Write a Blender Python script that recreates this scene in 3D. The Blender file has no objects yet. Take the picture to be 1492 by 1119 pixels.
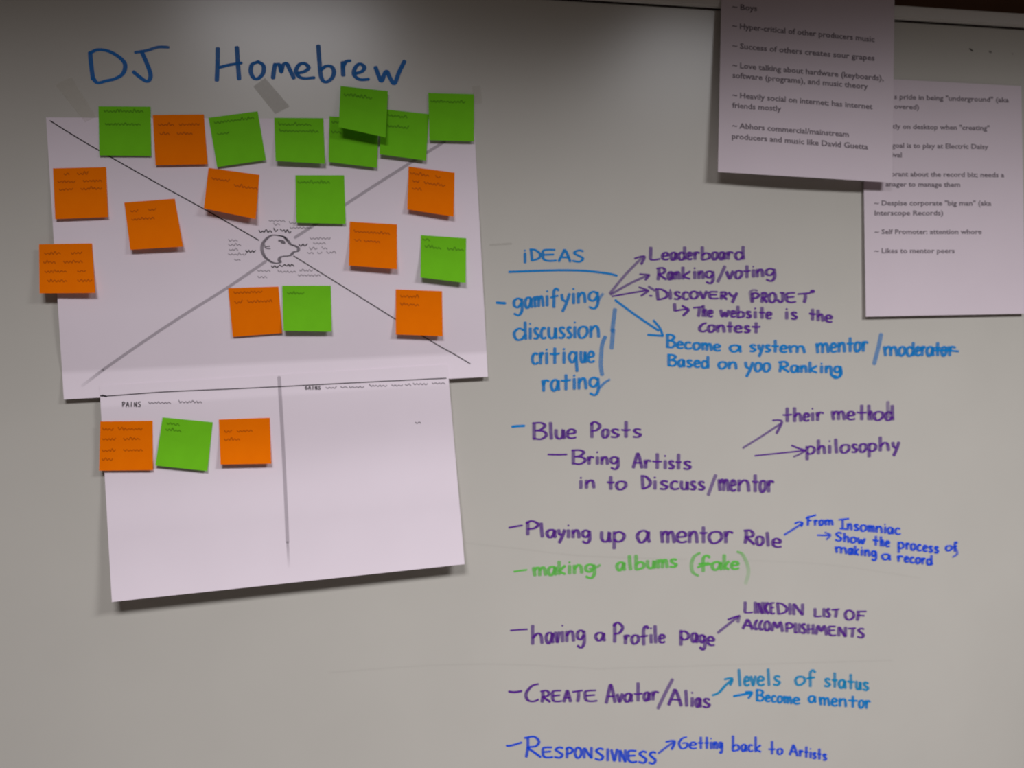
import bpy, math, random
from mathutils import Vector, Matrix
random.seed(7)
C = bpy.context.scene.collection
W, H = 1492, 1119

# ------------------------------------------------------------------ camera
F_PX, YAW, PITCH, ROLL, DIST = 1200.0, 10.0, 4.5, 0.3, 1.41
_y, _p, _r = map(math.radians, (YAW, PITCH, ROLL))
FW = Vector((math.sin(_y)*math.cos(_p), math.cos(_y)*math.cos(_p), -math.sin(_p)))
_R0 = FW.cross(Vector((0, 0, 1))).normalized(); _U0 = _R0.cross(FW)
RT = math.cos(_r)*_R0 - math.sin(_r)*_U0
UP = math.sin(_r)*_R0 + math.cos(_r)*_U0
CAM = Vector((0, 0, 1.5)) - FW*DIST
cam = bpy.data.cameras.new('camera'); co = bpy.data.objects.new('camera', cam); C.objects.link(co)
cam.sensor_width = 36; cam.lens = 36*F_PX/W; cam.clip_start = 0.02
m = Matrix((RT, UP, -FW)).transposed().to_4x4(); m.translation = CAM; co.matrix_world = m
cam.dof.use_dof = True; cam.dof.focus_distance = 0.95; cam.dof.aperture_fstop = 5.4
bpy.context.scene.camera = co

# ------------------------------------------------------------------ world, lamps, exposure
w = bpy.data.worlds.new('World'); bpy.context.scene.world = w; w.use_nodes = True
bg = w.node_tree.nodes['Background']; bg.inputs[0].default_value = (0.80, 0.62, 0.52, 1); bg.inputs[1].default_value = 0.05
def area(name, loc, size, energy, target, col, spread=180):
    l = bpy.data.lights.new(name, 'AREA'); l.shape = 'RECTANGLE'; l.size, l.size_y = size
    l.energy = energy; l.color = col; l.spread = math.radians(spread)
    o = bpy.data.objects.new(name, l); C.objects.link(o); o.location = loc
    o.rotation_euler = (Vector(target)-Vector(loc)).to_track_quat('-Z', 'Y').to_euler()
    return o
area('ceiling_lamp', (-0.50, -1.74, 2.70), (0.6, 0.5), 42, (-0.50, -1.74, 0), (0.98, 0.96, 1.0), 144)
area('ceiling_lamp', (1.05, -1.72, 2.70), (0.6, 0.5), 60, (1.05, -1.72, 0), (0.98, 0.97, 1.0), 144)
vs = bpy.context.scene.view_settings
bpy.context.scene.display_settings.display_device = 'sRGB'
vs.view_transform = 'Standard'; vs.look = 'None'; vs.gamma = 1; vs.use_curve_mapping = False
vs.exposure = -0.18

# ------------------------------------------------------------------ helpers
def at(px, py, d=0.0):
    """point on the plane d metres in front of the board that this photograph pixel falls on"""
    v = FW*F_PX + RT*(px-W/2) + UP*(H/2-py)
    return CAM + v*((-d-CAM.y)/v.y)
def lin(c):
    return tuple(((x/255)/12.92 if x/255 <= .04045 else ((x/255+.055)/1.055)**2.4) for x in c)+(1,)
def mat(name, rgb, rough=.6, noise=0.0, nscale=40, bump=0.0, spec=.5, stretch=None):
    mt = bpy.data.materials.new(name); mt.use_nodes = True
    nt = mt.node_tree; b = nt.nodes['Principled BSDF']
    b.inputs['Roughness'].default_value = rough; b.inputs['Specular IOR Level'].default_value = spec
    base = lin(rgb); b.inputs['Base Color'].default_value = base
    if noise or bump:
        tc = nt.nodes.new('ShaderNodeTexCoord'); n = nt.nodes.new('ShaderNodeTexNoise')
        n.inputs['Scale'].default_value = nscale; n.inputs['Detail'].default_value = 4
        src = tc.outputs['Object']
        if stretch:
            mp = nt.nodes.new('ShaderNodeMapping'); mp.inputs['Scale'].default_value = stretch
            nt.links.new(src, mp.inputs[0]); src = mp.outputs[0]
        nt.links.new(src, n.inputs['Vector'])
        if noise:
            r = nt.nodes.new('ShaderNodeValToRGB')
            r.color_ramp.elements[0].color = tuple(x*(1-noise) for x in base[:3])+(1,)
            r.color_ramp.elements[1].color = tuple(min(1, x*(1+noise)) for x in base[:3])+(1,)
            r.color_ramp.elements[0].position = .3; r.color_ramp.elements[1].position = .7
            nt.links.new(n.outputs['Fac'], r.inputs[0]); nt.links.new(r.outputs[0], b.inputs['Base Color'])
        if bump:
            bp = nt.nodes.new('ShaderNodeBump'); bp.inputs['Strength'].default_value = bump; bp.inputs['Distance'].default_value = .002
            nt.links.new(n.outputs['Fac'], bp.inputs['Height']); nt.links.new(bp.outputs[0], b.inputs['Normal'])
    return mt
def ink(name, rgb, patch=.25):
    """dry-erase / printer ink: a thin film, its cover stored per vertex"""
    mt = bpy.data.materials.new(name); mt.use_nodes = True; nt = mt.node_tree
    b = nt.nodes['Principled BSDF']; b.inputs['Base Color'].default_value = lin(rgb); b.inputs['Roughness'].default_value = .6
    b.inputs['Specular IOR Level'].default_value = .2
    t = nt.nodes.new('ShaderNodeBsdfTransparent'); mx = nt.nodes.new('ShaderNodeMixShader')
    a = nt.nodes.new('ShaderNodeAttribute'); a.attribute_name = 'cover'
    n = nt.nodes.new('ShaderNodeTexNoise'); n.inputs['Scale'].default_value = 160
    tc = nt.nodes.new('ShaderNodeTexCoord'); nt.links.new(tc.outputs['Object'], n.inputs['Vector'])
    mr = nt.nodes.new('ShaderNodeMapRange'); mr.inputs['To Min'].default_value = 1-patch; mr.inputs['To Max'].default_value = 1+patch
    nt.links.new(n.outputs['Fac'], mr.inputs['Value'])
    mu = nt.nodes.new('ShaderNodeMath'); mu.operation = 'MULTIPLY'; mu.use_clamp = True
    nt.links.new(a.outputs['Fac'], mu.inputs[0]); nt.links.new(mr.outputs[0], mu.inputs[1])
    nt.links.new(mu.outputs[0], mx.inputs[0]); nt.links.new(t.outputs[0], mx.inputs[1]); nt.links.new(b.outputs[0], mx.inputs[2])
    nt.links.new(mx.outputs[0], nt.nodes['Material Output'].inputs['Surface'])
    return mt
def link(name, verts, faces, mt, parent=None, origin=None, cover=None):
    """one mesh object; verts in world space, stored about its origin"""
    if origin is None:
        origin = sum((Vector(v) for v in verts), Vector())/len(verts)
    origin = Vector(origin)
    me = bpy.data.meshes.new(name); me.from_pydata([tuple(Vector(v)-origin) for v in verts], [], faces); me.update()
    if cover is not None:
        at_ = me.attributes.new('cover', 'FLOAT', 'POINT'); at_.data.foreach_set('value', cover)
    me.materials.append(mt)
    o = bpy.data.objects.new(name, me); C.objects.link(o)
    if parent: o.parent = parent; o.location = origin-parent_loc(parent)
    else: o.location = origin
    return o
def parent_loc(p):
    l = p.location.copy()
    while p.parent: p = p.parent; l += p.location
    return l
def tag(o, label=None, cat=None, group=None, kind=None):
    if label: o['label'] = label
    if cat: o['category'] = cat
    if group: o['group'] = group
    if kind: o['kind'] = kind
    return o
def box(name, lo, hi, mt, parent=None, bev=0.0):
    import bmesh
    bm = bmesh.new(); bmesh.ops.create_cube(bm, size=1)
    c = [(a+b)/2 for a, b in zip(lo, hi)]; s = [b-a for a, b in zip(lo, hi)]
    for v in bm.verts: v.co = Vector((v.co.x*s[0], v.co.y*s[1], v.co.z*s[2]))
    if bev: bmesh.ops.bevel(bm, geom=bm.edges[:], offset=bev, segments=2, affect='EDGES')
    me = bpy.data.meshes.new(name); bm.to_mesh(me); bm.free(); me.materials.append(mt)
    o = bpy.data.objects.new(name, me); C.objects.link(o)
    o.parent = parent; o.location = Vector(c)-(parent_loc(parent) if parent else Vector())
    return o

def homog(c):
    """unit square (u right, v down) to four corners TL TR BR BL, with its inverse"""
    (x0, y0), (x1, y1), (x2, y2), (x3, y3) = c
    dx1, dx2, dx3 = x1-x2, x3-x2, x0-x1+x2-x3; dy1, dy2, dy3 = y1-y2, y3-y2, y0-y1+y2-y3
    det = dx1*dy2-dx2*dy1; g = (dx3*dy2-dx2*dy3)/det; h = (dx1*dy3-dx3*dy1)/det
    M = Matrix(((x1-x0+g*x1, x3-x0+h*x3, x0), (y1-y0+g*y1, y3-y0+h*y3, y0), (g, h, 1))); I = M.inverted()
    def f(u, v): q = M @ Vector((u, v, 1)); return q.x/q.z, q.y/q.z
    def b(x, y): q = I @ Vector((x, y, 1)); return q.x/q.z, q.y/q.z
    return f, b

class Sheet:
    """a sheet of paper on the board: corners where the photo has them, lift(u,v) = metres it stands off the board"""
    def __init__(s, corners, lift, base=0.0004):
        s.c = corners; s.f, s.b = homog(corners); s.lift = lift; s.base = base
    def depth(s, px, py):
        u, v = s.b(px, py); u = min(max(u, 0), 1); v = min(max(v, 0), 1)
        return s.base + s.lift(u, v)
    def build(s, name, mt, nu, nv, thick=.00025, parent=None):
        verts = []
        for side in (0, 1):
            for j in range(nv+1):
                for i in range(nu+1):
                    u, v = i/nu, j/nv; px, py = s.f(u, v)
                    verts.append(at(px, py, s.base+s.lift(u, v)-(thick if side else 0)))
        n = (nu+1)*(nv+1); faces = []
        for j in range(nv):
            for i in range(nu):
                a = j*(nu+1)+i; faces.append((a, a+nu+1, a+nu+2, a+1)); faces.append((n+a, n+a+1, n+a+nu+2, n+a+nu+1))
        rim = [i for i in range(nu)]+[nu+j*(nu+1) for j in range(nv)]+[n-1-i for i in range(nu)]+[(nv-j)*(nu+1) for j in range(nv)]
        r0, m = len(verts), len(rim)
        verts += [verts[i] for i in rim]+[verts[n+i] for i in rim]
        for k in range(m): faces.append((r0+k, r0+(k+1) % m, r0+m+(k+1) % m, r0+m+k))
        o = link(name, verts, faces, mt, parent)
        for p in o.data.polygons[:2*nu*nv]: p.use_smooth = True
        return o

def smooth(pts, sub=4):
    if len(pts) < 3: 
        (x0, y0), (x1, y1) = pts; n = 5
        return [(x0+(x1-x0)*i/n, y0+(y1-y0)*i/n) for i in range(n+1)]
    P = [pts[0]]+list(pts)+[pts[-1]]; out = []
    for k in range(1, len(P)-2):
        a, b, c, d = P[k-1:k+3]
        for i in range(sub):
            t = i/sub
            out.append(tuple(.5*((2*b[q])+(-a[q]+c[q])*t+(2*a[q]-5*b[q]+4*c[q]-d[q])*t*t+(-a[q]+3*b[q]-3*c[q]+d[q])*t**3) for q in (0, 1)))
    out.append(tuple(P[-2])); return out

class Pen:
    """collects strokes of one marker into one mesh that lies on the board or on a sheet.
    A chisel tip: w is the width of a level stroke, wv of an upright one; upright strokes are drier."""
    def __init__(s, mt, w=2.4, wv=4.6, cover=.95, dry=.62, sheet=None):
        s.mt, s.w, s.wv, s.cover, s.dry, s.sheet = mt, w, wv, cover, dry, sheet
        s.v, s.f, s.c = [], [], []; s.layer = .0003; s.groups = []; s.joined = False
    def stroke(s, pts, w=None, wv=None, cover=None, dry=None, sub=4, sm=True, fade=0):
        w = w or s.w; wv = wv or s.wv; cover = cover or s.cover; dry = dry or s.dry
        q = smooth(pts, sub) if sm else list(pts)
        r = [q[0]]
        for p in q[1:]:
            if math.hypot(p[0]-r[-1][0], p[1]-r[-1][1]) > .35: r.append(p)
        if len(r) < 2: r.append((r[0][0]+.6, r[0][1]))
        q = r; n = len(q); rows = []
        for i in range(n):
            a = q[max(0, i-1)]; b = q[min(n-1, i+1)]
            dx, dy = b[0]-a[0], b[1]-a[1]; L = math.hypot(dx, dy) or 1; dx /= L; dy /= L
            ww = math.sqrt((w*dx)**2+(wv*dy)**2); cv = cover*(abs(dx)+(1-abs(dx))*dry)
            if fade: cv *= 1-fade*i/(n-1)
            rows.append((q[i][0], q[i][1], dx, dy, ww, cv))
        x, y, dx, dy, ww, cv = rows[0]; h = min(ww, w)*.42
        rows.insert(0, (x-dx*h, y-dy*h, dx, dy, ww*.55, cv*.8))
        x, y, dx, dy, ww, cv = rows[-1]
        rows.append((x+dx*h, y+dy*h, dx, dy, ww*.55, cv*.8))
        s.layer += .000012
        k0 = len(s.v)
        for i, (x, y, dx, dy, ww, cv) in enumerate(rows):
            for sg in (-1, 1):
                X, Y = x-dy*ww/2*sg, y+dx*ww/2*sg
                d = s.sheet.depth(X, Y) if s.sheet else 0
                s.v.append(at(X, Y, d+s.layer+i*1.5e-6)); s.c.append(cv)
        for i in range(len(rows)-1):
            a = k0+2*i; s.f.append((a, a+1, a+3, a+2))
        return s
    def next(s, label=None, kind='word'):
        s.groups.append((len(s.v), kind, label))
    def build(s, name, parent, label=None):
        if len(s.groups) < 2:
            return tag(link(name, s.v, s.f, s.mt, parent, cover=s.c), label)
        o = bpy.data.objects.new(name, None); C.objects.link(o); o.parent = parent
        x0 = sum((Vector(v) for v in s.v), Vector())/len(s.v); o.location = x0-parent_loc(parent); tag(o, label)
        if s.groups[0][0] > 0: s.groups.insert(0, (0, 'mark', None))
        for k, (i0, kind, lab) in enumerate(s.groups):
            i1 = s.groups[k+1][0] if k+1 < len(s.groups) else len(s.v)
            if i1 == i0: continue
            tag(link(kind, s.v[i0:i1], [tuple(i-i0 for i in f) for f in s.f if i0 <= f[0] < i1], s.mt, o, cover=s.c[i0:i1]), lab)
        return o

G = {
 'a': [[(9,8),(6,10),(2,9),(0,5),(2,0),(5,0),(8,4),(9,9),(9,3),(10,0)]],
 'b': [[(1,17),(1,9),(1,0),(5,0),(9,2),(9,7),(5,9),(1,6)]],
 'c': [[(9,9),(5,10),(1,7),(1,2),(5,0),(10,1)]],
 'd': [[(8,8),(4,10),(0,6),(2,0),(6,0),(9,4)], [(9,17),(9,8),(9.5,0)]],
 'e': [[(1,5),(8,5.5),(9,8),(5,10),(1,7),(1,2),(5,0),(10,1)]],
 'f': [[(10,15),(7,17),(4,14),(4,6),(4,-2)], [(0,8),(9,9)]],
 'g': [[(9,8),(5,10),(1,8),(1,3),(5,1),(9,5)], [(9,9),(9.5,-2),(6,-7),(1,-5)]],
 'h': [[(1,17),(1,8),(1,0)], [(1,6),(5,10),(8,8),(9,0)]],
 'i': [[(5,10),(5,5),(5,0)], [(4,15),(6,15)]],
 'k': [[(1,17),(1,8),(1,0)], [(9,10),(2,4),(9,0)]],
 'l': [[(4,17),(5,8),(6,0)]],
 'm': [[(0,10),(.5,5),(1,0)], [(1,7),(3,10),(5,8),(5,0)], [(5,7),(7.5,10),(9,8),(10,0)]],
 'n': [[(1,10),(1,5),(1,0)], [(1,6),(5,10),(8,8),(9,0)]],
 'o': [[(6,10),(2,9),(0,5),(2,0),(6,0),(10,4),(9,9),(5,10)]],
 'p': [[(1,10),(1,2),(1,-7)], [(1,8),(5,10),(9,7),(8,2),(4,0),(1,2)]],
 'q': [[(7,9),(3,10),(0,6),(2,1),(5,1),(8,6)], [(8,10),(8,2),(9,-8)]],
 'r': [[(1,10),(2,5),(2,0)], [(2,6),(5,10),(10,9)]],
 's': [[(9,9),(5,10),(2,8),(5,5),(9,3),(6,0),(1,.5)]],
 't': [[(5,17),(5,8),(5,0)], [(0,9),(5,8.5),(10,9)]],
 'u': [[(1,10),(1,3),(4,0),(8,2),(9,10),(9,4),(10,0)]],
 'v': [[(0,10),(3,3),(5,0),(7,4),(10,10)]],
 'w': [[(0,10),(2,0),(5,7),(7,0),(10,10)]],
 'y': [[(1,10),(2,5),(5,3)], [(10,10),(6,0),(2,-7)]],
 'A': [[(0,0),(4,14),(5,17),(7,12),(10,0)], [(2,6),(9,6)]],
 'B': [[(1,17),(1,8),(1,0)], [(0,17),(6,17),(9,14),(6,10),(2,9)], [(2,9),(8,8),(10,4),(6,0),(1,1)]],
 'C': [[(10,17),(5,15),(1,8),(2,2),(6,0),(10,2)]],
 'D': [[(1,16),(1.5,8),(2,0)], [(0,17),(5,16),(10,10),(9,4),(5,1),(2,0)]],
 'E': [[(9,17),(1,16),(0,9),(1,2),(5,0),(10,1)], [(1,9),(8,10)]],
 'F': [[(2,16),(2,8),(1,0)], [(1,16),(10,17)], [(1,9),(8,9)]],
 'G': [[(9,17),(4,15),(0,8),(3,0),(9,2),(10,8),(4,8)]],
 'H': [[(1,17),(1,8),(1,0)], [(9,17),(9,8),(9,0)], [(1,8),(9,9)]],
 'I': [[(5,17),(5,8),(5,0)]],
 'J': [[(4,17),(10,17)], [(8,17),(8,4),(4,0),(0,4)]],
 'K': [[(1,17),(1,8),(1,0)], [(9,17),(1,8),(10,0)]],
 'L': [[(1,17),(1,8),(1,1),(5,0),(10,1)]],
 'M': [[(0,0),(2,16),(5,6),(8,17),(10,0)]],
 'N': [[(1,0),(1,16),(5,8),(9,0)], [(9,0),(9,8),(9,17)]],
 'O': [[(6,17),(2,15),(0,8),(2,1),(6,0),(10,6),(9,14),(5,17)]],
 'P': [[(2,16),(2,8),(2,0)], [(1,14),(5,17),(10,13),(7,8),(2,7)]],
 'R': [[(2,16),(2,8),(1,0)], [(0,16),(6,17),(9,13),(7,9),(2,8),(6,4),(10,0)]],
 'S': [[(9,16),(5,17),(1,13),(5,9),(9,5),(6,0),(0,1)]],
 'T': [[(6,16),(6,8),(5,0)], [(0,15),(10,17)]],
 'V': [[(0,16),(3,6),(5,0),(7,7),(10,17)]],
}
def word(pen, crop, text, bounds, b0, b1, xh, asc, cont=False):
    """one handwritten word; bounds = where each letter starts (and the last one ends), all in the crop's pixels"""
    ox, oy, s = crop
    n = len(text)
    if not cont: pen.next()
    if len(bounds) == 2: bounds = [bounds[0]+(bounds[1]-bounds[0])*i/n for i in range(n+1)]
    X0, X1 = bounds[0], bounds[-1]
    for k, ch in enumerate(text):
        x0, x1 = bounds[k], bounds[k+1]; wd = x1-x0
        inset = 3.0 if wd > 25 else 1.5
        a, b = x0+wd*.04+inset*1.6, x1-wd*.06-inset*1.6
        if b-a < 3: a, b = (a+b)/2-2, (a+b)/2+2
        for st in G[ch]:
            pts = []
            for gx, gy in st:
                x = a+(b-a)*gx/10+random.uniform(-1, 1)*.8
                base = b0+(b1-b0)*(x-X0)/(X1-X0)
                if ch.isupper(): yy = gy/17*asc
                elif gy > 10: yy = xh+(gy-10)/7*(asc-xh)
                else: yy = gy/10*xh
                pts.append((ox+x/s, oy+(base-yy+random.uniform(-1, 1)*.8)/s))
            pen.stroke(pts)
def line(pen, crop, pts, **k):
    ox, oy, s = crop
    pen.stroke([(ox+x/s, oy+y/s) for x, y in pts], **k)
def scribble(pen, x0, x1, y, h=3.0, slope=0.0, y1=None):
    """writing too small to read: a run of small uneven humps"""
    y1 = y if y1 is None else y1
    n = max(2, int((x1-x0)/2.4)); pts = []
    for i in range(n+1):
        t = i/n; up = random.random() < .22
        pts.append((x0+(x1-x0)*t+random.uniform(-.4, .4), y+(y1-y)*t+(h*.45 if i % 2 else -h*(1.0 if up else .45))*random.uniform(.5, 1.1)))
    pen.stroke(pts, sub=3)

# ------------------------------------------------------------------ materials
M_board = mat('whiteboard_enamel', (205, 201, 192), .24, noise=.02, nscale=5, spec=.85)
M_rail = mat('satin_aluminium', (228, 224, 218), .5, noise=.03, nscale=60, stretch=(1, 30, 30)); 
M_rail.node_tree.nodes['Principled BSDF'].inputs['Metallic'].default_value = 0
M_gap = mat('dark_rail_groove', (45, 38, 36), .8)
M_wall = mat('brown_wall_paint', (104, 72, 48), .8, noise=.06, nscale=30, bump=.2)
M_floor = mat('grey_carpet', (96, 92, 88), .95, noise=.15, nscale=150, bump=.5)
M_paper = mat('white_paper', (242, 229, 238), .85, noise=.012, nscale=9, spec=.2)
M_paper2 = mat('white_office_paper', (226, 212, 220), .85, noise=.012, nscale=9, spec=.2)
M_green = mat('green_note_paper', (120, 206, 36), .9, noise=.035, nscale=35, spec=.05)
M_orange = mat('orange_note_paper', (255, 124, 2), .9, noise=.035, nscale=35, spec=.04)
K_title = ink('blue_title_ink', (20, 118, 205))
K_cyan = ink('cyan_ink', (0, 136, 216))
K_teal = ink('teal_ink', (0, 150, 206))
K_purple = ink('purple_ink', (96, 34, 152))
K_green = ink('green_ink', (108, 210, 84))
K_blue = ink('blue_ink', (16, 80, 236))
K_grey = ink('grey_print_ink', (128, 120, 128), .05)
K_dark = ink('black_print_ink', (28, 22, 28), .05)
K_text = ink('grey_letter_ink', (96, 84, 94), .05)
K_pg = ink('dark_pen_on_green', (34, 66, 10), .1)
K_po = ink('dark_pen_on_orange', (120, 48, 8), .1)
K_smudge = ink('faint_grey_smudge', (120, 114, 104), .3)

# ------------------------------------------------------------------ the setting and the board
tag(box('wall_back', (-2.4, 0.02, 0.0), (2.8, 0.12, 2.75), M_wall), 'dark brown wall above the whiteboard', kind='structure')
tag(box('floor', (-2.4, -3.2, -0.1), (2.8, 0.12, 0.0), M_floor), 'grey carpet floor', kind='structure')
ZR = sum(at(*q).z for q in ((1048, 9), (1303, 31), (1492, 49)))/3      # underside of the top rail
ZT = at(1400, 17).z
XL, XR, ZB = -1.25, 1.55, 0.62
wb = bpy.data.objects.new('whiteboard', None); C.objects.link(wb); wb.location = ((XL+XR)/2, 0.01, ZB)
tag(wb, 'large whiteboard with a pale metal rail, covered in marker notes and taped sheets', 'whiteboard')
box('board_surface', (XL, 0.0, ZB), (XR, 0.02, ZR+.004), M_board, wb)
rl = box('top_rail', (XL-.02, -0.011, ZR+.0022), (XR+.02, 0.02, ZT), M_rail, wb, bev=.002); tag(rl, 'pale grey metal rail along the top')
tag(box('rail_groove', (XL, -0.002, ZR-.0006), (XR, 0.0, ZR+.0022), M_gap, wb), 'thin dark gap under the rail')
box('bottom_rail', (XL-.02, -0.011, ZB-.03), (XR+.02, 0.02, ZB), M_rail, wb, bev=.002)
box('side_rail', (XL-.03, -0.011, ZB-.03), (XL, 0.02, ZT), M_rail, wb, bev=.002)
box('side_rail', (XR, -0.011, ZB-.03), (XR+.03, 0.02, ZT), M_rail, wb, bev=.002)

# ------------------------------------------------------------------ handwriting on the board
T1 = (0, 0, 3.73); T2 = (350, 0, 3.73)
p = Pen(K_title, 4.2, 6.6, .9, .85); p.next()
line(p, T1, [(490,285),(493,330),(505,430)])
line(p, T1, [(488,290),(530,270),(590,278),(650,312),(680,352),(668,400),(625,428),(575,440),(530,450),(506,425)])
line(p, T1, [(735,285),(800,274),(860,256),(915,257)], cover=.75)
line(p, T1, [(772,285),(800,350),(818,405),(810,437),(790,440),(755,415),(725,390)])
p.next(); line(p, T1, [(1183,262),(1182,350),(1178,438)]); line(p, T1, [(1287,256),(1293,350),(1300,430)]); line(p, T1, [(1192,366),(1250,352),(1312,342)])
line(p, T2, [(100,335),(65,350),(57,390),(75,425),(100,425),(125,395),(125,355),(95,335)])
line(p, T2, [(178,425),(183,385),(190,348)]); line(p, T2, [(190,352),(210,350),(220,375),(222,395),(232,355),(252,345),(268,375),(292,425)])
line(p, T2, [(312,398),(350,388),(372,368),(350,345),(320,352),(303,385),(318,415),(350,426),(402,422)])
line(p, T2, [(424,248),(430,330),(440,420),(465,446),(498,425),(510,390),(495,362),(465,360),(440,378)])
line(p, T2, [(557,338),(558,375),(560,410)]); line(p, T2, [(558,362),(575,335),(598,330)])
line(p, T2, [(625,400),(662,388),(675,365),(650,347),(625,368),(618,405),(650,432),(698,430)])
line(p, T2, [(735,365),(752,410),(768,442),(785,400),(798,388),(815,425),(838,455),(862,395),(893,332)])
p.build('title_writing', wb, 'large blue handwritten title "DJ Homebrew"')

A = (700, 330, 4.973); B = (700, 460, 4.973); Cc = (930, 340, 4.973); D = (930, 470, 4.973); E_ = (1180, 470, 5.968)
p = Pen(K_cyan, 2.8, 4.4, .92, .8)
word(p, A, 'i', [305, 342], 262, 262, 68, 95); word(p, A, 'DEAS', [352, 442, 560, 662, 762], 246, 256, 60, 82, cont=True)
line(p, A, [(208,329),(400,322),(600,317),(760,322),(870,333),(940,343),(988,356)], w=3.2)
p.build('heading_writing', wb, 'blue handwritten heading "IDEAS" with its underline')
p = Pen(K_cyan, 2.8, 4.8, .92, .75)
line(p, A, [(118,552),(178,556)], w=4)
word(p, A, 'gamifying', [232, 315, 382, 465, 503, 575, 655, 695, 775, 865], 597, 540, 72, 118)
line(p, A, [(850,545),(870,510),(888,488)], cover=.5)
word(p, B, 'discussion', [235, 345, 378, 432, 482, 560, 620, 668, 702, 785, 875], 172, 152, 78, 122)
word(p, B, 'critique', [368, 425, 462, 500, 580, 635, 718, 772, 832], 350, 335, 78, 110)
word(p, B, 'rating', [440, 505, 580, 662, 700, 782, 868], 545, 520, 75, 105)
line(p, B, [(862,525),(900,485),(936,463)], cover=.6)
p.build('list_writing', wb, 'blue handwritten words "gamifying discussion, critique, rating"')
p = Pen(K_cyan, 3.5, 6.2, .75, .62)
line(p, A, [(975,598),(962,700),(955,760)]); line(p, B, [(962,100),(955,180),(950,238)])
line(p, B, [(905,152),(882,210),(874,300),(873,370),(882,430)])
p.build('bracket_lines', wb, 'pair of pale blue upright strokes right of the list')
p = Pen(K_cyan, 3.4, 3.8, .85, .9)
line(p, B, [(978,-112),(1130,0),(1290,108)]); line(p, B, [(1215,138),(1322,146)]); line(p, B, [(1255,35),(1300,90),(1322,145)])
p.build('arrow', wb, 'blue arrow slanting down right to "Become a system mentor"')
for nm, pts, hd, cv, lab in (
    (0, [(938,485),(1050,350),(1172,225)], [(1118,232),(1180,215),(1186,232),(1165,272)], .48, '"Leaderboard"'),
    (1, [(945,492),(1080,415),(1215,352)], [(1155,345),(1218,350),(1215,362),(1195,386)], .55, '"Ranking/voting"'),
    (2, [(955,506),(1080,484),(1205,463)], [(1150,440),(1212,463),(1198,480),(1165,502)], .8, '"Discovery Projet"')):
    p = Pen(K_purple, 2.6, 4.6, cv, .85)
    line(p, A, pts, w=2.4 if nm == 2 else 3.2); line(p, A, hd, cover=.72)
    p.build('arrow', wb, 'thin purple arrow pointing to '+lab)
def PP(**k): return Pen(K_purple, k.get('w', 2.4), k.get('wv', 4.8)+.5, .92, .6)
p = PP(); word(p, Cc, 'Leaderboard', [75, 165, 228, 285, 350, 395, 450, 530, 582, 635, 695, 775], 192, 186, 52, 90); p.build('writing', wb, 'purple handwritten word "Leaderboard"')
p = PP(); word(p, Cc, 'Ranking', [128, 210, 258, 308, 390, 428, 482, 555], 335, 325, 52, 85)
line(p, Cc, [(628,238),(600,300),(575,352)], cover=.7); word(p, Cc, 'voting', [632, 695, 758, 818, 850, 915, 1002], 330, 305, 52, 85); p.build('writing', wb, 'purple handwritten words "Ranking/voting"')
p = PP(); line(p, Cc, [(75,385),(120,415)], cover=.6); line(p, Cc, [(82,452),(98,453)])
word(p, Cc, 'D', [118, 222], 480, 480, 55, 78); word(p, Cc, 'isc', [215, 250, 315, 372], 475, 478, 52, 70, cont=True); word(p, Cc, 'OV', [368, 440, 505], 472, 472, 52, 52, cont=True); word(p, Cc, 'ER', [508, 588, 650], 472, 476, 52, 50, cont=True)
line(p, Cc, [(655,430),(680,455),(690,452)]); line(p, Cc, [(715,432),(695,470),(682,500)])
word(p, Cc, 'PROJET', [808, 885, 940, 1005, 1065, 1150, 1258], 498, 500, 55, 68); line(p, Cc, [(1255,422),(1270,420)], w=5)
line(p, Cc, [(862,415),(835,410),(812,430),(825,500)], cover=.5)
p.build('writing', wb, 'purple handwritten words "Discovery Projet"')
p = PP(); line(p, Cc, [(262,510),(266,562)]); line(p, Cc, [(268,562),(320,552),(360,552)]); line(p, Cc, [(318,525),(362,552),(352,570),(325,596)])
word(p, Cc, 'T', [392, 480], 600, 600, 50, 68); word(p, Cc, 'he', [462, 502, 545], 600, 606, 48, 78, cont=True)
word(p, Cc, 'website', [590, 665, 710, 775, 825, 872, 922, 972], 602, 618, 46, 78); word(p, Cc, 'is', [1055, 1098, 1160], 618, 622, 50, 78)
word(p, Cc, 'the', [1235, 1292, 1350, 1412], 622, 645, 48, 75)
word(p, Cc, 'C', [432, 502], 712, 712, 50, 62); word(p, Cc, 'ontest', [500, 562, 638, 692, 760, 818, 892], 712, 720, 48, 72, cont=True)
p.build('writing', wb, 'purple handwritten words "The website is the contest"')
def PC(**k): return Pen(K_cyan, 2.8, 5.0, .92, .72)
p = PC(); word(p, D, 'Become', [198, 275, 330, 392, 455, 540, 602], 178, 205, 46, 92); word(p, D, 'a', [655, 755], 208, 212, 46, 46)
word(p, D, 'system', [800, 862, 912, 965, 1022, 1085, 1218], 208, 218, 48, 82)
word(p, E_, 'mentor', [50, 172, 240, 318, 385, 448, 512], 262, 245, 78, 118)
line(p, E_, [(620,102),(600,200),(560,358)], w=5, wv=6.2, cover=.6)
word(p, E_, 'moderator', [638, 770, 835, 915, 965, 1010, 1085, 1140, 1195, 1275], 285, 285, 75, 110); line(p, E_, [(1085,242),(1180,240),(1292,250)])
p.build('writing', wb, 'blue handwritten words "Become a system mentor/moderator"')
p = PC(); word(p, D, 'Based', [208, 285, 342, 400, 452, 518], 312, 328, 48, 80); word(p, D, 'on', [575, 645, 725], 330, 335, 46, 46)
word(p, D, 'yoo', [765, 838, 900, 962], 348, 355, 60, 60); word(p, D, 'Ranking', [1010, 1100, 1170, 1230, 1308, 1350, 1412, 1478], 355, 365, 46, 72)
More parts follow.
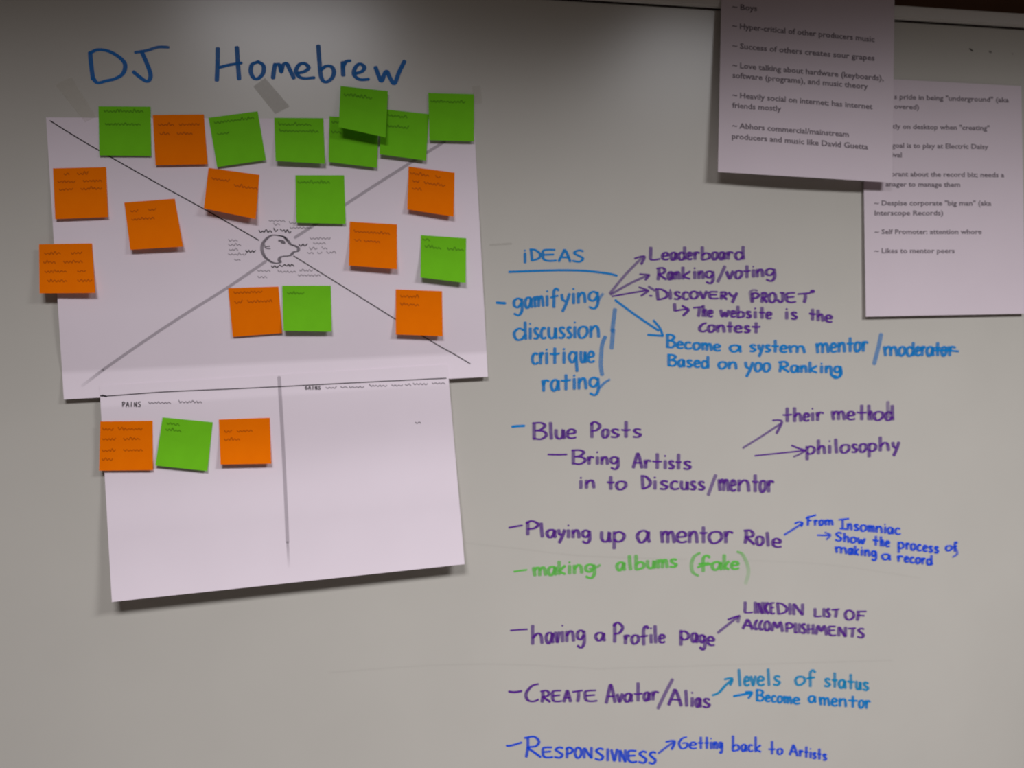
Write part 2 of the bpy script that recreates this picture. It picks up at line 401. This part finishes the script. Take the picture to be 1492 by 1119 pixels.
line(p, D, [(1395,370),(1430,402),(1470,375),(1462,320)])
p.build('writing', wb, 'blue handwritten words "Based on yoo Ranking"')

Fc = (730, 590, 4.973); Gc = (1030, 580, 4.973); Hc = (730, 740, 4.973); Ic = (930, 740, 5.968); Jc = (1130, 740, 4.973)
Kc = (730, 880, 4.973); Lc = (980, 860, 4.973); Mc = (730, 970, 4.973); Nc = (980, 960, 4.973); Oc = (730, 1040, 5.526); Pc = (950, 1040, 4.973)
p = Pen(K_cyan, 3.6, 4, .95, .9); line(p, Fc, [(82,157),(125,153),(168,151)]); p.build('dash', wb, 'short blue dash before "Blue Posts"')
p = PP(w=2.5, wv=5); word(p, Fc, 'Blue', [220, 340, 385, 468, 552], 250, 240, 66, 118); word(p, Fc, 'Posts', [635, 728, 785, 868, 945, 1028], 235, 232, 58, 112)
p.build('writing', wb, 'purple handwritten words "Blue Posts"')
p = PP(w=2.6, wv=4.8); line(p, Fc, [(342,359),(410,361),(476,359)])
word(p, Fc, 'Bring', [505, 622, 680, 718, 785, 862], 428, 430, 52, 100); word(p, Fc, 'Artists', [950, 1032, 1092, 1172, 1208, 1262, 1312, 1388], 455, 465, 56, 105)
word(p, Fc, 'in', [555, 605, 690], 605, 600, 55, 85); word(p, Fc, 'to', [765, 828, 915], 610, 610, 56, 90)
word(p, Fc, 'Discuss', [1008, 1092, 1140, 1222, 1295, 1365, 1420, 1485], 606, 614, 58, 92); line(p, Gc, [(65,556),(40,620),(10,702)], cover=.65)
word(p, Gc, 'mentor', [80, 165, 215, 325, 378, 432, 492], 668, 680, 78, 120)
p.build('writing', wb, 'purple handwritten words "Bring Artists in to Discuss/mentor"')
p = Pen(K_purple, 2.6, 4.4, .72, .8); line(p, Gc, [(262,361),(400,275),(530,188)], cover=.55); line(p, Gc, [(478,162),(525,160),(542,178),(505,255)])
p.build('arrow', wb, 'purple arrow pointing up to "their method"')
p = Pen(K_purple, 2.4, 4.2, .9, .8); line(p, Gc, [(348,418),(520,400),(715,379)], w=2.2); line(p, Gc, [(615,344),(665,364),(718,379)]); line(p, Gc, [(718,379),(670,408),(630,425)], cover=.6)
p.build('arrow', wb, 'purple arrow pointing right to "philosophy"')
p = PP(); word(p, Gc, 'their', [545, 622, 695, 748, 785, 852], 172, 160, 56, 98); word(p, Gc, 'method', [900, 1008, 1080, 1165, 1205, 1285, 1358], 155, 158, 58, 105)
line(p, Gc, [(1312,25),(1312,80),(1318,140)], cover=.6); p.build('writing', wb, 'purple handwritten words "their method"')
p = PP(); word(p, Gc, 'philosophy', [712, 795, 868, 912, 962, 1040, 1100, 1162, 1240, 1335, 1400], 408, 375, 56, 100); p.build('writing', wb, 'purple handwritten word "philosophy"')

p = PP(w=2.6, wv=5); line(p, Hc, [(58,144),(105,135),(152,127)])
word(p, Hc, 'P', [165, 282], 195, 195, 50, 100); word(p, Hc, 'laying', [265, 325, 405, 470, 508, 580, 655], 210, 218, 54, 100, cont=True)
word(p, Hc, 'up', [715, 802, 912], 245, 245, 72, 72); word(p, Hc, 'a', [978, 1088], 246, 246, 80, 80)
word(p, Ic, 'mentor', [190, 325, 430, 530, 605, 738, 832], 300, 302, 95, 135); word(p, Ic, 'Role', [912, 1020, 1095, 1158, 1252], 303, 345, 72, 115)
p.build('writing', wb, 'purple handwritten words "Playing up a mentor Role"')
p = Pen(K_green, 3.0, 5.6, .85, .62)
line(p, Hc, [(95,461),(140,455),(185,449)], w=2.6); word(p, Hc, 'making', [228, 335, 408, 478, 518, 602, 690], 492, 465, 58, 92); line(p, Hc, [(640,440),(680,435),(718,414)], cover=.5)
word(p, Hc, 'albums', [832, 902, 962, 1045, 1072, 1205, 1285][:1]+[905, 965, 1048, 1125, 1215, 1285], 452, 425, 55, 100)
line(p, Ic, [(535,392),(485,425),(463,490),(475,560),(522,588)], cover=.6); word(p, Ic, 'fake', [520, 632, 735, 800, 882], 540, 530, 65, 125)
line(p, Ic, [(520,515),(570,498),(632,486)]); line(p, Ic, [(862,382),(905,402),(948,490),(958,570),(932,660)], cover=.55, fade=.7)
p.build('writing', wb, 'green handwritten words "making albums (fake)"')
def PB(**k): return Pen(K_blue, k.get('w', 2.3), k.get('wv', 3.8)+.4, .92, .68)
p = PB(); line(p, Ic, [(1272,233),(1350,185),(1425,135)], w=3, cover=.65); line(p, Ic, [(1362,136),(1400,122),(1428,132),(1415,160)]); p.build('arrow', wb, 'blue arrow after the word "Role"')
p = PB(); word(p, Jc, 'From', [222, 275, 312, 352, 422], 126, 124, 36, 64); line(p, Jc, [(222,75),(292,52)]); word(p, Jc, 'Insomniac', [458, 515, 562, 610, 665, 722, 782, 808, 860, 912], 150, 192, 42, 68)
line(p, Jc, [(460,86),(530,78)]); line(p, Jc, [(468,150),(515,154)])
p.next(kind='small_arrow'); line(p, Jc, [(305,197),(350,199),(392,197)]); line(p, Jc, [(358,178),(398,196),(370,228)], cover=.6)
word(p, Jc, 'Show', [428, 490, 540, 590, 655], 235, 262, 38, 60); word(p, Jc, 'the', [700, 755, 792, 832], 268, 282, 40, 66)
word(p, Jc, 'process', [882, 940, 975, 1020, 1065, 1105, 1145, 1188], 290, 328, 44, 44); word(p, Jc, 'of', [1228, 1285, 1322], 308, 308, 34, 62)
line(p, Jc, [(1300,285),(1318,330),(1285,355)], cover=.6)
word(p, Jc, 'making', [428, 525, 568, 612, 640, 690, 738], 320, 355, 40, 60); word(p, Jc, 'a', [765, 842], 368, 378, 38, 38)
word(p, Jc, 'record', [878, 930, 970, 1012, 1055, 1092, 1142], 385, 412, 40, 66)
p.build('writing', wb, 'small blue handwriting about showing the process of making a record')

p = PP(w=2.5, wv=4.8); line(p, Kc, [(70,192),(130,187),(190,184)])
word(p, Kc, 'having', [212, 318, 388, 430, 462, 542, 615], 292, 262, 74, 135); word(p, Kc, 'a', [678, 760], 262, 266, 56, 56)
word(p, Kc, 'P', [800, 892], 275, 275, 50, 140); word(p, Kc, 'rofile', [888, 940, 1005, 1075, 1100, 1138, 1195], 288, 280, 60, 125, cont=True)
word(p, Lc, 'page', [45, 132, 188, 245, 310], 350, 405, 62, 62)
p.build('writing', wb, 'purple handwritten words "having a Profile page"')
p = PP(); line(p, Lc, [(328,308),(400,250),(475,192)], w=3, cover=.6); line(p, Lc, [(402,214),(440,198),(485,184)]); line(p, Lc, [(485,184),(472,232)], cover=.6); p.build('arrow', wb, 'purple arrow after the word "page"')
p = PP(w=2.3, wv=4.6); word(p, Lc, 'LINKEDIN', [512, 588, 610, 662, 704, 745, 838, 862, 960], 162, 178, 60, 78); word(p, Lc, 'LIST', [1020, 1085, 1108, 1148, 1215], 190, 196, 50, 58); word(p, Lc, 'OF', [1242, 1322, 1412], 210, 222, 50, 68)
word(p, Lc, 'ACCOMPLISHMENTS', [502, 588, 622, 660, 712, 808, 882, 908, 928, 972, 1032, 1125, 1192, 1268, 1335, 1398], 276, 345, 55, 66)
p.build('writing', wb, 'purple handwriting in capitals about a list of accomplishments')

p = PP(w=2.5, wv=4.8); line(p, Mc, [(58,187),(100,191),(148,184)], w=3.2)
word(p, Mc, 'C', [163, 282], 260, 260, 60, 128); word(p, Mc, 'REATE', [282, 365, 448, 512, 600, 705], 262, 258, 60, 80, cont=True)
word(p, Mc, 'Avatar', [755, 835, 888, 958, 1030, 1085, 1148], 270, 245, 58, 132); line(p, Mc, [(1242,100),(1190,200),(1138,308)], w=4, cover=.65)
word(p, Mc, 'Alias', [1205, 1318, 1368, 1405, 1455, 1525], 282, 302, 62, 112)
p.build('writing', wb, 'purple handwritten words "CREATE Avatar/Alias"')
def PT(**k): return Pen(K_teal, 3.0, 4.6, .85, .72)
p = PT(); line(p, Nc, [(290,263),(335,245),(380,195),(428,152)]); line(p, Nc, [(378,148),(432,142),(418,188)]); p.build('arrow', wb, 'light blue arrow after the word "Alias"')
p = PT(); word(p, Nc, 'levels', [458, 512, 562, 608, 670, 722, 790], 194, 188, 64, 115); word(p, Nc, 'of', [882, 968, 1042], 186, 188, 58, 105)
word(p, Nc, 'status', [1092, 1152, 1198, 1262, 1322, 1372, 1428], 196, 228, 56, 100); p.build('writing', wb, 'light blue handwritten words "levels of status"')
p = Pen(K_cyan, 2.8, 4.2, .92, .8); line(p, Nc, [(445,269),(510,258),(570,246)], w=3.4); line(p, Nc, [(530,240),(575,243),(550,284)])
word(p, Nc, 'Become', [600, 668, 712, 755, 802, 868, 928], 302, 328, 46, 78); word(p, Nc, 'a', [980, 1045], 312, 314, 44, 44)
word(p, Nc, 'mentor', [1060, 1145, 1200, 1270, 1345, 1392, 1438], 330, 358, 52, 78); p.build('writing', wb, 'blue handwritten words "Become a mentor"')
p = PB(w=2.8, wv=4.2); line(p, Oc, [(45,258),(80,257),(165,232)])
word(p, Oc, 'R', [180, 332], 348, 348, 60, 162); word(p, Oc, 'ESPON', [328, 425, 512, 588, 655, 745], 352, 355, 60, 82, cont=True)
word(p, Oc, 'SIVNESS', [752, 838, 882, 945, 1015, 1102, 1185, 1258], 368, 402, 60, 92, cont=True)
p.build('writing', wb, 'blue handwritten word "RESPONSIVNESS"')
p = PB(w=2.8, wv=4); line(p, Oc, [(1268,318),(1330,270),(1390,228)], cover=.65); line(p, Oc, [(1330,226),(1398,220),(1375,285)]); p.build('arrow', wb, 'small blue arrow at the bottom edge before "Getting back"')
p = PB(w=2.2, wv=3.8); word(p, Pc, 'Getting', [188, 265, 330, 378, 418, 440, 482, 515], 252, 252, 46, 82); word(p, Pc, 'back', [575, 642, 692, 738, 800], 265, 276, 46, 105)
word(p, Pc, 'to', [840, 902, 952], 290, 292, 38, 90); word(p, Pc, 'Artists', [990, 1062, 1100, 1138, 1160, 1195, 1232, 1272], 295, 338, 42, 74)
p.build('writing', wb, 'blue handwritten words "Getting back to Artists"')
p = Pen(K_smudge, 2.6, 2.6, .035, 1); p.next(kind='scratch')
p.stroke([(678, 791), (760, 800), (850, 810), (1000, 815)]); p.next(kind='scratch'); p.stroke([(1060, 816), (1200, 822), (1340, 842)], cover=.025)
p.next(kind='scratch'); p.stroke([(480, 980), (620, 970), (740, 968), (880, 975)]); p.next(kind='scratch'); p.stroke([(880, 974), (1100, 968), (1300, 962)])
p.next(kind='scratch'); p.stroke([(714, 357), (745, 355)], cover=.1, w=3)
p.build('scratches', wb, 'faint grey wiping lines across the board')
p = Pen(K_dark, 1.8, 2.4, .7, 1); p.next(kind='speck'); p.stroke([(1413, 71), (1417, 74)]); p.next(kind='speck'); p.stroke([(1442, 75), (1444, 76)], cover=.35, w=3.4); p.next(kind='speck'); p.stroke([(1475, 78), (1476, 79)], cover=.2)
p.build('marker_specks', wb, 'two tiny dark specks near the top right')

# ------------------------------------------------------------------ the two left sheets
def s1(u, v):
    vc = .905
    if v < vc:
        a = min(1, v/.55); d = max(0, (v-.70)/(vc-.70))
        return .011*a*a*(3-2*a)-.009*d**1.7
    return .002+(v-vc)/(1-vc)*.009
P1 = Sheet([(67, 171), (690.5, 174), (711, 549), (93, 582)], s1, .0006)
poster = P1.build('empathy_poster', M_paper, 24, 105)
tag(poster, 'wide white sheet with crossed lines and a small head drawing, dotted with sticky notes', 'poster')
p = Pen(K_dark, 1.5, 1.9, .9, .95, P1)
p.next(kind='line_segment'); p.stroke([(73, 176), (130, 211), (220, 262), (300, 306), (377, 350)]); p.next(kind='line_segment'); p.stroke([(428, 373), (520, 430), (600, 480), (640, 504), (660, 515), (685, 530)], cover=.75, sub=10)
p.build('diagonal_line', poster, 'thin black diagonal line')
p = Pen(K_grey, 4.4, 4.4, .34, 1, P1)
p.next(kind='line_segment'); p.stroke([(648, 206), (600, 236), (540, 274), (470, 320), (430, 346)]); p.next(kind='line_segment'); p.stroke([(387, 381), (330, 420), (260, 464), (200, 504), (150, 539)], sub=14); p.stroke([(150, 539), (120, 562)], fade=.8)
p.build('diagonal_line', poster, 'broad grey diagonal line')
Q6 = (340, 310, 9.325)
p = Pen(K_grey, 1.6, 5.2, .8, .55, P1)
line(p, Q6, [(600,308),(680,325),(735,375),(780,428),(845,452),(885,485),(872,520),(820,535),(775,578),(700,590),(645,602),(620,640),(640,668),(585,685),(510,665),(430,600),(390,510),(400,420),(460,345),(530,305),(600,308)])
p.c = [min(1, c*1.1) for c in p.c]
line(p, Q6, [(425,435),(440,480),(500,488)], w=1.5, wv=2); line(p, Q6, [(430,465),(495,455)], w=1.3)
line(p, Q6, [(620,378),(665,385),(690,410),(655,402)], w=3, cover=.9)
p.build('head_drawing', poster, 'small printed outline of a head in profile')
p = Pen(K_dark, 1.4, 1.8, .8, .8, P1)
line(p, Q6, [(600,308),(680,325),(735,375)], cover=.9); line(p, Q6, [(415,590),(470,640),(530,675),(590,685)], cover=.85); line(p, Q6, [(800,445),(850,455)]); line(p, Q6, [(680,588),(740,592)], cover=.7)
for a, b, y in ((345,520,255),(550,600,240),(890,1000,440),(165,300,525),(520,610,735),(630,690,720),(700,820,715)):
    scribble(p, 340+a/9.325, 340+b/9.325, 310+y/9.325, 3.6)
scribble(p, 340+640/9.325, 340+780/9.325, 310+232/9.325, 3.6, y1=310+268/9.325)
tag(p.build('printed_text', poster, 'tiny dark printed headings around the head'), kind='stuff')
p = Pen(K_grey, 1.2, 1.5, .5, .8, P1)
for a, b, y in ((480,700,110),(550,630,160),(760,850,140),(770,1050,205),(1040,1320,350),(1090,1250,415),(1030,1140,490),(1200,1270,485),(1010,1090,545),(1140,1200,545),(1270,1390,540),(330,500,790),(600,850,800),(900,1080,785),(330,460,875),(880,1180,850),
                (-65,56,378),(-65,102,438),(-56,56,503),(-65,177,565),(18,93,640)):
    scribble(p, 340+a/9.325, 340+b/9.325, 310+y/9.325, 2.6)
tag(p.build('printed_text', poster, 'tiny pale grey printed questions around the head'), kind='stuff')

def s2(u, v):
    k = .10+.0*u                                    # the sheet follows the flap it lies on, then hangs free
    top = .0075+.0065*(v/k if v < k else 1)
    sag = -.006*math.sin(math.pi*min(1, (v-k)/.6))**2 if v > k else 0
    return top+sag+.020*max(0, v-.35)**2*(1-.25*u)/.42
P2 = Sheet([(145, 562), (652, 531), (677, 822), (163, 877)], s2, .0012)
poster2 = P2.build('notes_sheet', M_paper, 24, 100)
tag(poster2, 'lower white sheet with a grey divider and three sticky notes, overlapping the poster above', 'poster')
p = Pen(K_dark, 1.5, 1.8, .75, .9, P2)
p.stroke([(147, 576), (156, 577), (240, 571), (330, 567), (405, 563.5), (500, 558.5), (580, 554.5), (650, 551)], sub=10); p.stroke([(149, 576), (155, 577.5)], w=2.6)
p.build('printed_line', poster2, 'thin dark line across the top of the sheet')
p = Pen(K_grey, 4, 5.2, .3, 1, P2)
p.stroke([(406.6, 549.5), (409, 590), (412, 640), (416, 720), (419, 790)], sub=24); p.stroke([(419, 790), (421, 826)], fade=.9, wv=4)
p.build('divider_line', poster2, 'broad grey vertical line')
p = Pen(K_dark, 1.3, 1.8, .65, .85, P2)
word(p, (50, 500, 3.73), 'PAINS', [474, 582], 345, 345, 20, 26, cont=True); word(p, (380, 500, 3.73), 'GAINS', [238, 328], 251, 251, 14, 17, cont=True)
tag(p.build('printed_text', poster2, 'two dark printed headings'), kind='stuff')
p = Pen(K_grey, 1.4, 1.7, .6, .85, P2)
for a, b, y in ((620,740,325),(785,910,320)): scribble(p, 50+a/3.73, 50+b/3.73, 500+y/3.73, 2.8)
for a, b, y in ((355,410,243),(435,470,240),(480,560,240),(590,685,232),(710,770,230),(785,815,228),(830,905,223),(930,1000,218),(840,870,432)): scribble(p, 380+a/3.73, 380+b/3.73, 500+y/3.73, 2.2)
tag(p.build('printed_text', poster2, 'small grey printed captions'), kind='stuff')

# ------------------------------------------------------------------ tape
def tape(name, quad, lab, tint=(196, 188, 170), a=.28, sheet=None, group=None):
    mt = ink('clear_tape_'+str(len(bpy.data.materials)), tint, .15); mt.node_tree.nodes['Principled BSDF'].inputs['Roughness'].default_value = .25
    f, b = homog(quad); v, fc, cv = [], [], []
    n = 10
    for k in range(n+1):
        for i in (0, 1):
            px, py = f(i, k/n); d = sheet.depth(px, py) if sheet and k/n > .62 else (0 if not sheet else min(.0008, 1))
            v.append(at(px, py, d+.0009+.0002*(i))); cv.append(a)
    for k in range(n): fc.append((2*k, 2*k+2, 2*k+3, 2*k+1))
    return tag(link(name, v, fc, mt, cover=cv), lab, 'tape', 'clear tape on the upper left')
tape('tape_strip', [(80,123),(104,112),(140,170),(124,178)], 'strip of clear tape slanting down to the top left corner of the wide poster', (215,208,190), .14)
tape('tape_strip', [(369,126),(386,113),(422,155),(401,166)], 'greyish strip of clear tape below the m of the blue title', (150,140,124), .25)
tape('tape_strip', [(688,126),(700,124),(703,150),(691,152)], 'small pale piece of tape at the right edge of the rightmost green note', (205,198,184), .16)

# ------------------------------------------------------------------ sticky notes
def px_of(c, pts): return [(c[0]+x/3.73, c[1]+y/3.73) for x, y in pts]
z1, z2, z3, z4, z5 = (0, 0), (350, 0), (0, 250), (350, 250), (50, 500)
g, o_ = 'g', 'o'
notes = [
 (g, px_of(z1, [(535,578),(818,580),(822,848),(540,845)]), 3, P1, 0, 'leftmost green sticky note in the top row', [(.1,[(.1,.85)]),(.36,[(.12,.8)])]),
 (o_, px_of(z1, [(830,625),(1108,622),(1128,893),(845,898)]), 4, P1, 0, 'orange sticky note in the top row between two green ones', [(.2,[(.1,.4),(.5,.9)]),(.38,[(.12,.3),(.45,.75)])]),
 (g, px_of(z1, [(1133,640),(1400,605),(1445,870),(1180,908)]), 4, P1, 0, 'tilted green sticky note in the top row, just right of the orange one', [(.12,[(.1,.9)]),(.35,[(.12,.35)])]),
 (g, px_of(z2, [(185,640),(452,642),(460,890),(192,875)]), 9, P1, 0, 'green sticky note alone in the middle of the top row, below the title\'s e', [(.15,[(.08,.75)]),(.3,[(.1,.9)])]),
 (g, px_of(z2, [(485,632),(752,650),(743,912),(480,880)]), 6, P1, 0, 'green sticky note half hidden at the lower left of the overlapping trio', [(.12,[(.05,.25)]),(.33,[(.05,.25)])]),
 (g, px_of(z2, [(768,592),(1025,620),(1010,873),(757,838)]), 7, P1, .0, 'green sticky note at the right of the overlapping trio', [(.12,[(.15,.55)]),(.35,[(.15,.6)])]),
 (g, px_of(z2, [(545,467),(803,495),(790,747),(535,690)]), 15, None, .008, 'green sticky note on top of the overlapping trio, its lower edge lifting', [(.2,[(.1,.7)])]),
 (g, px_of(z2, [(1022,505),(1270,512),(1270,768),(1028,762)]), 4, None, .003, 'rightmost green sticky note, on the top right corner of the poster', [(.17,[(.05,.8)])]),
 (o_, [(77.2,245.3),(154.7,243.4),(157.4,316.2),(80.4,319.2)], 5, P1, 0, 'orange sticky note at the upper left edge of the poster', [(.12,[(.2,.3),(.45,.65)]),(.27,[(.08,.4),(.55,.9)]),(.42,[(.1,.35),(.5,.9)])]),
 (o_, px_of(z3, [(675,168),(950,147),(995,408),(708,425)]), 9, P1, 0, 'tilted orange sticky note with two lines, left of the black diagonal', [(.2,[(.1,.25),(.45,.6)]),(.38,[(.1,.55)])]),
 (o_, [(303.8,244.5),(378,254.7),(372.7,319.2),(297,303.6)], 13, P1, 0, 'orange sticky note touching the black diagonal, up and left of the head drawing', [(.25,[(.1,.45)]),(.33,[(.55,.98)])]),
 (o_, px_of(z3, [(212,395),(500,390),(518,660),(215,662)]), 9, None, .0125, 'orange sticky note with four lines, overhanging the left edge of the poster', [(.2,[(.1,.4),(.6,.8)]),(.38,[(.08,.3),(.45,.8)]),(.57,[(.1,.5),(.7,.85)]),(.76,[(.15,.5),(.7,.95)])]),
 (g, px_of(z4, [(300,20),(565,20),(573,285),(305,278)]), 5, P1, 0, 'green sticky note just above right of the head drawing', [(.15,[(.05,.7)])]),
 (o_, [(595.3,242.6),(662.3,251.5),(661,315.7),(593.4,305)], 9, P1, 0, 'orange sticky note at the upper right of the poster', [(.15,[(.05,.45),(.6,.7)]),(.33,[(.1,.25),(.35,.8)]),(.5,[(.1,.3)])]),
 (o_, px_of(z4, [(595,272),(852,287),(852,530),(590,510)]), 10, P1, 0, 'orange sticky note right of the head drawing, two lines of writing', [(.22,[(.1,.85)]),(.42,[(.12,.25),(.32,.65)])]),
 (g, px_of(z4, [(982,345),(1228,362),(1225,605),(980,575)]), 10, P1, 0, 'green sticky note at the right edge of the poster, halfway down', [(.1,[(.05,.2)]),(.27,[(.1,.45),(.6,.95)])]),
 (o_, [(332.4,419.7),(405.8,417.5),(411.1,485.4),(339.1,490.8)], 3, P1, 0, 'orange sticky note below the head drawing, tucked against a green one', [(.1,[(.1,.65)]),(.3,[(.1,.25),(.35,.85)])]),
 (g, px_of(z4, [(228,620),(492,620),(497,870),(235,865)]), 8, P1, .001, 'green sticky note below the head drawing, overlapping the orange one', [(.17,[(.1,.45)])]),
 (o_, px_of(z4, [(845,640),(1097,650),(1100,895),(845,885)]), 8, P1, 0, 'orange sticky note at the lower right of the poster, over the black diagonal', [(.15,[(.1,.5)]),(.33,[(.1,.5)])]),
 (o_, px_of(z5, [(358,425),(643,422),(645,690),(352,693)]), 4, P2, 0, 'orange sticky note at the left edge of the lower sheet', [(.17,[(.05,.25),(.35,.8)]),(.37,[(.05,.3),(.45,.75)]),(.6,[(.05,.3),(.45,.8)]),(.78,[(.05,.25)])]),
 (g, px_of(z5, [(697,403),(970,430),(940,695),(658,665)]), 5, P2, 0, 'tilted green sticky note, the only green one on the lower sheet', [(.12,[(.1,.35)]),(.25,[(.1,.4)])]),
 (o_, px_of(z5, [(1003,415),(1280,405),(1288,655),(1012,660)]), 8, P2, 0, 'orange sticky note on the lower sheet, beside the grey divider', [(.27,[(.1,.25),(.35,.65)]),(.45,[(.1,.4)])]),
]
for k, (col, c, lf, sh, extra, lab, lines) in enumerate(notes):
    lf = lf*.00125
    def lift(u, v, c=c, sh=sh, lf=lf, extra=extra, f=homog(c)[0], tw=random.uniform(-.25, .25)):
        px, py = f(u, v)
        if sh: d = sh.depth(px, py)
        else: d = extra
        return d+.0004+(extra if sh else 0)+lf*max(0, (v-.12)/.88)**1.7*(1+tw*(u-.5))
    S = Sheet(c, lift, .0004+.00002*k)
    n = S.build('sticky_note', M_green if col == g else M_orange, 8, 12)
    tag(n, lab, 'sticky note', 'sticky notes on the two left sheets')
    pen = Pen(K_pg if col == g else K_po, 1.3, 1.8, .34, .8, S)
    for v, segs in lines:
        for u0, u1 in segs:
            x0, y0 = S.f(u0, v); x1, y1 = S.f(u1, v); scribble(pen, x0, x1, y0, 3.4, y1=y1)
    tag(pen.build('handwriting', n), kind='stuff')

# ------------------------------------------------------------------ the two printed sheets on the right
def text_mesh(name, sheet, rows, parent, crop, mt, label):
    ox, oy, s = crop
    root = bpy.data.objects.new(name, None); C.objects.link(root); root.parent = parent; tag(root, label)
    for txt, xa, xb, ya, yb, cap in rows:
        cu = bpy.data.curves.new('t', 'FONT'); cu.body = txt; cu.size = 1; cu.resolution_u = 2; cu.offset = .022
        ob = bpy.data.objects.new('t', cu); C.objects.link(ob)
        me = bpy.data.meshes.new_from_object(ob.evaluated_get(bpy.context.evaluated_depsgraph_get()))
        bpy.data.objects.remove(ob); bpy.data.curves.remove(cu)
        x1 = max(v.co.x for v in me.vertices); V, Fa = [], []; k0 = 0; hs = cap/.72
        for v in me.vertices:
            t = v.co.x/x1
            px = ox+(xa+(xb-xa)*t)/s; py = oy+(ya+(yb-ya)*t-v.co.y*hs)/s
            V.append(at(px, py, sheet.depth(px, py)+.0003))
        for f in me.polygons: Fa.append(tuple(k0+i for i in f.vertices))
        bpy.data.meshes.remove(me)
        link('text_line', V, Fa, mt, root, cover=[.66]*len(V))
    return root
def s4(u, v): return .002+.006*v*v+.004*math.sin(math.pi*v)*.5
P4 = Sheet([(1256, 113), (1488, 125.5), (1494, 457), (1261.5, 461.5)], s4, .0006)
back = P4.build('printed_sheet', M_paper2, 10, 30)
tag(back, 'printed white sheet at the right edge, its upper left corner behind another sheet', 'paper sheet', 'printed sheets at the upper right')
R7 = (1000, 0, 3.0325)
text_mesh('printed_text', P4, [
 ('s pride in being "underground" (aka', 918, 1425, 437, 452, 22), ('overed)', 918, 1028, 480, 484, 22),
 ('tly on desktop when "creating"', 912, 1340, 568, 576, 22), ('goal is to play at Electric Daisy', 908, 1335, 652, 658, 22), ('ival', 908, 952, 694, 695, 22),
 ('orant about the record biz; needs a', 903, 1405, 779, 783, 22), ('anager to manage them', 880, 1210, 823, 826, 22),
 ('~ Despise corporate "big man" (aka', 830, 1348, 907, 908, 22), ('Interscope Records)', 830, 1135, 951, 951, 22),
 ('~ Self Promoter: attention whore', 832, 1305, 1034, 1034, 22), ('~ Likes to mentor peers', 830, 1186, 1118, 1118, 22)], back, R7, K_text, 'grey printed lines of text')
def s3(u, v):
    z = at(1175, -135+400*v).z
    return .013+.022*max(0, v-.25)**1.5+.004*math.sin(math.pi*u)*v
P3 = Sheet([(1053.5, -135), (1305, -128), (1300, 266), (1046, 250.5)], s3, .001)
front = P3.build('printed_sheet', M_paper2, 10, 36)
tag(front, 'printed white sheet hanging over the top rail, in front of the other printed sheet', 'paper sheet', 'printed sheets at the upper right')
text_mesh('printed_text', P3, [
 ('~ Boys', 203, 313, 40, 49, 25), ('~ Hyper-critical of other producers music', 203, 832, 124, 186, 25), ('~ Success of others creates sour grapes', 203, 832, 212, 268, 25),
 ('~ Love talking about hardware (keyboards),', 203, 872, 298, 357, 25), ('software (programs), and music theory', 203, 803, 343, 393, 25),
 ('~ Heavily social on internet; has internet', 203, 823, 430, 483, 25), ('friends mostly', 203, 420, 476, 492, 25),
 ('~ Abhors commercial/mainstream', 203, 718, 565, 605, 25), ('producers and music like David Guetta', 200, 803, 612, 660, 25)], front, R7, K_text, 'grey printed lines of text')
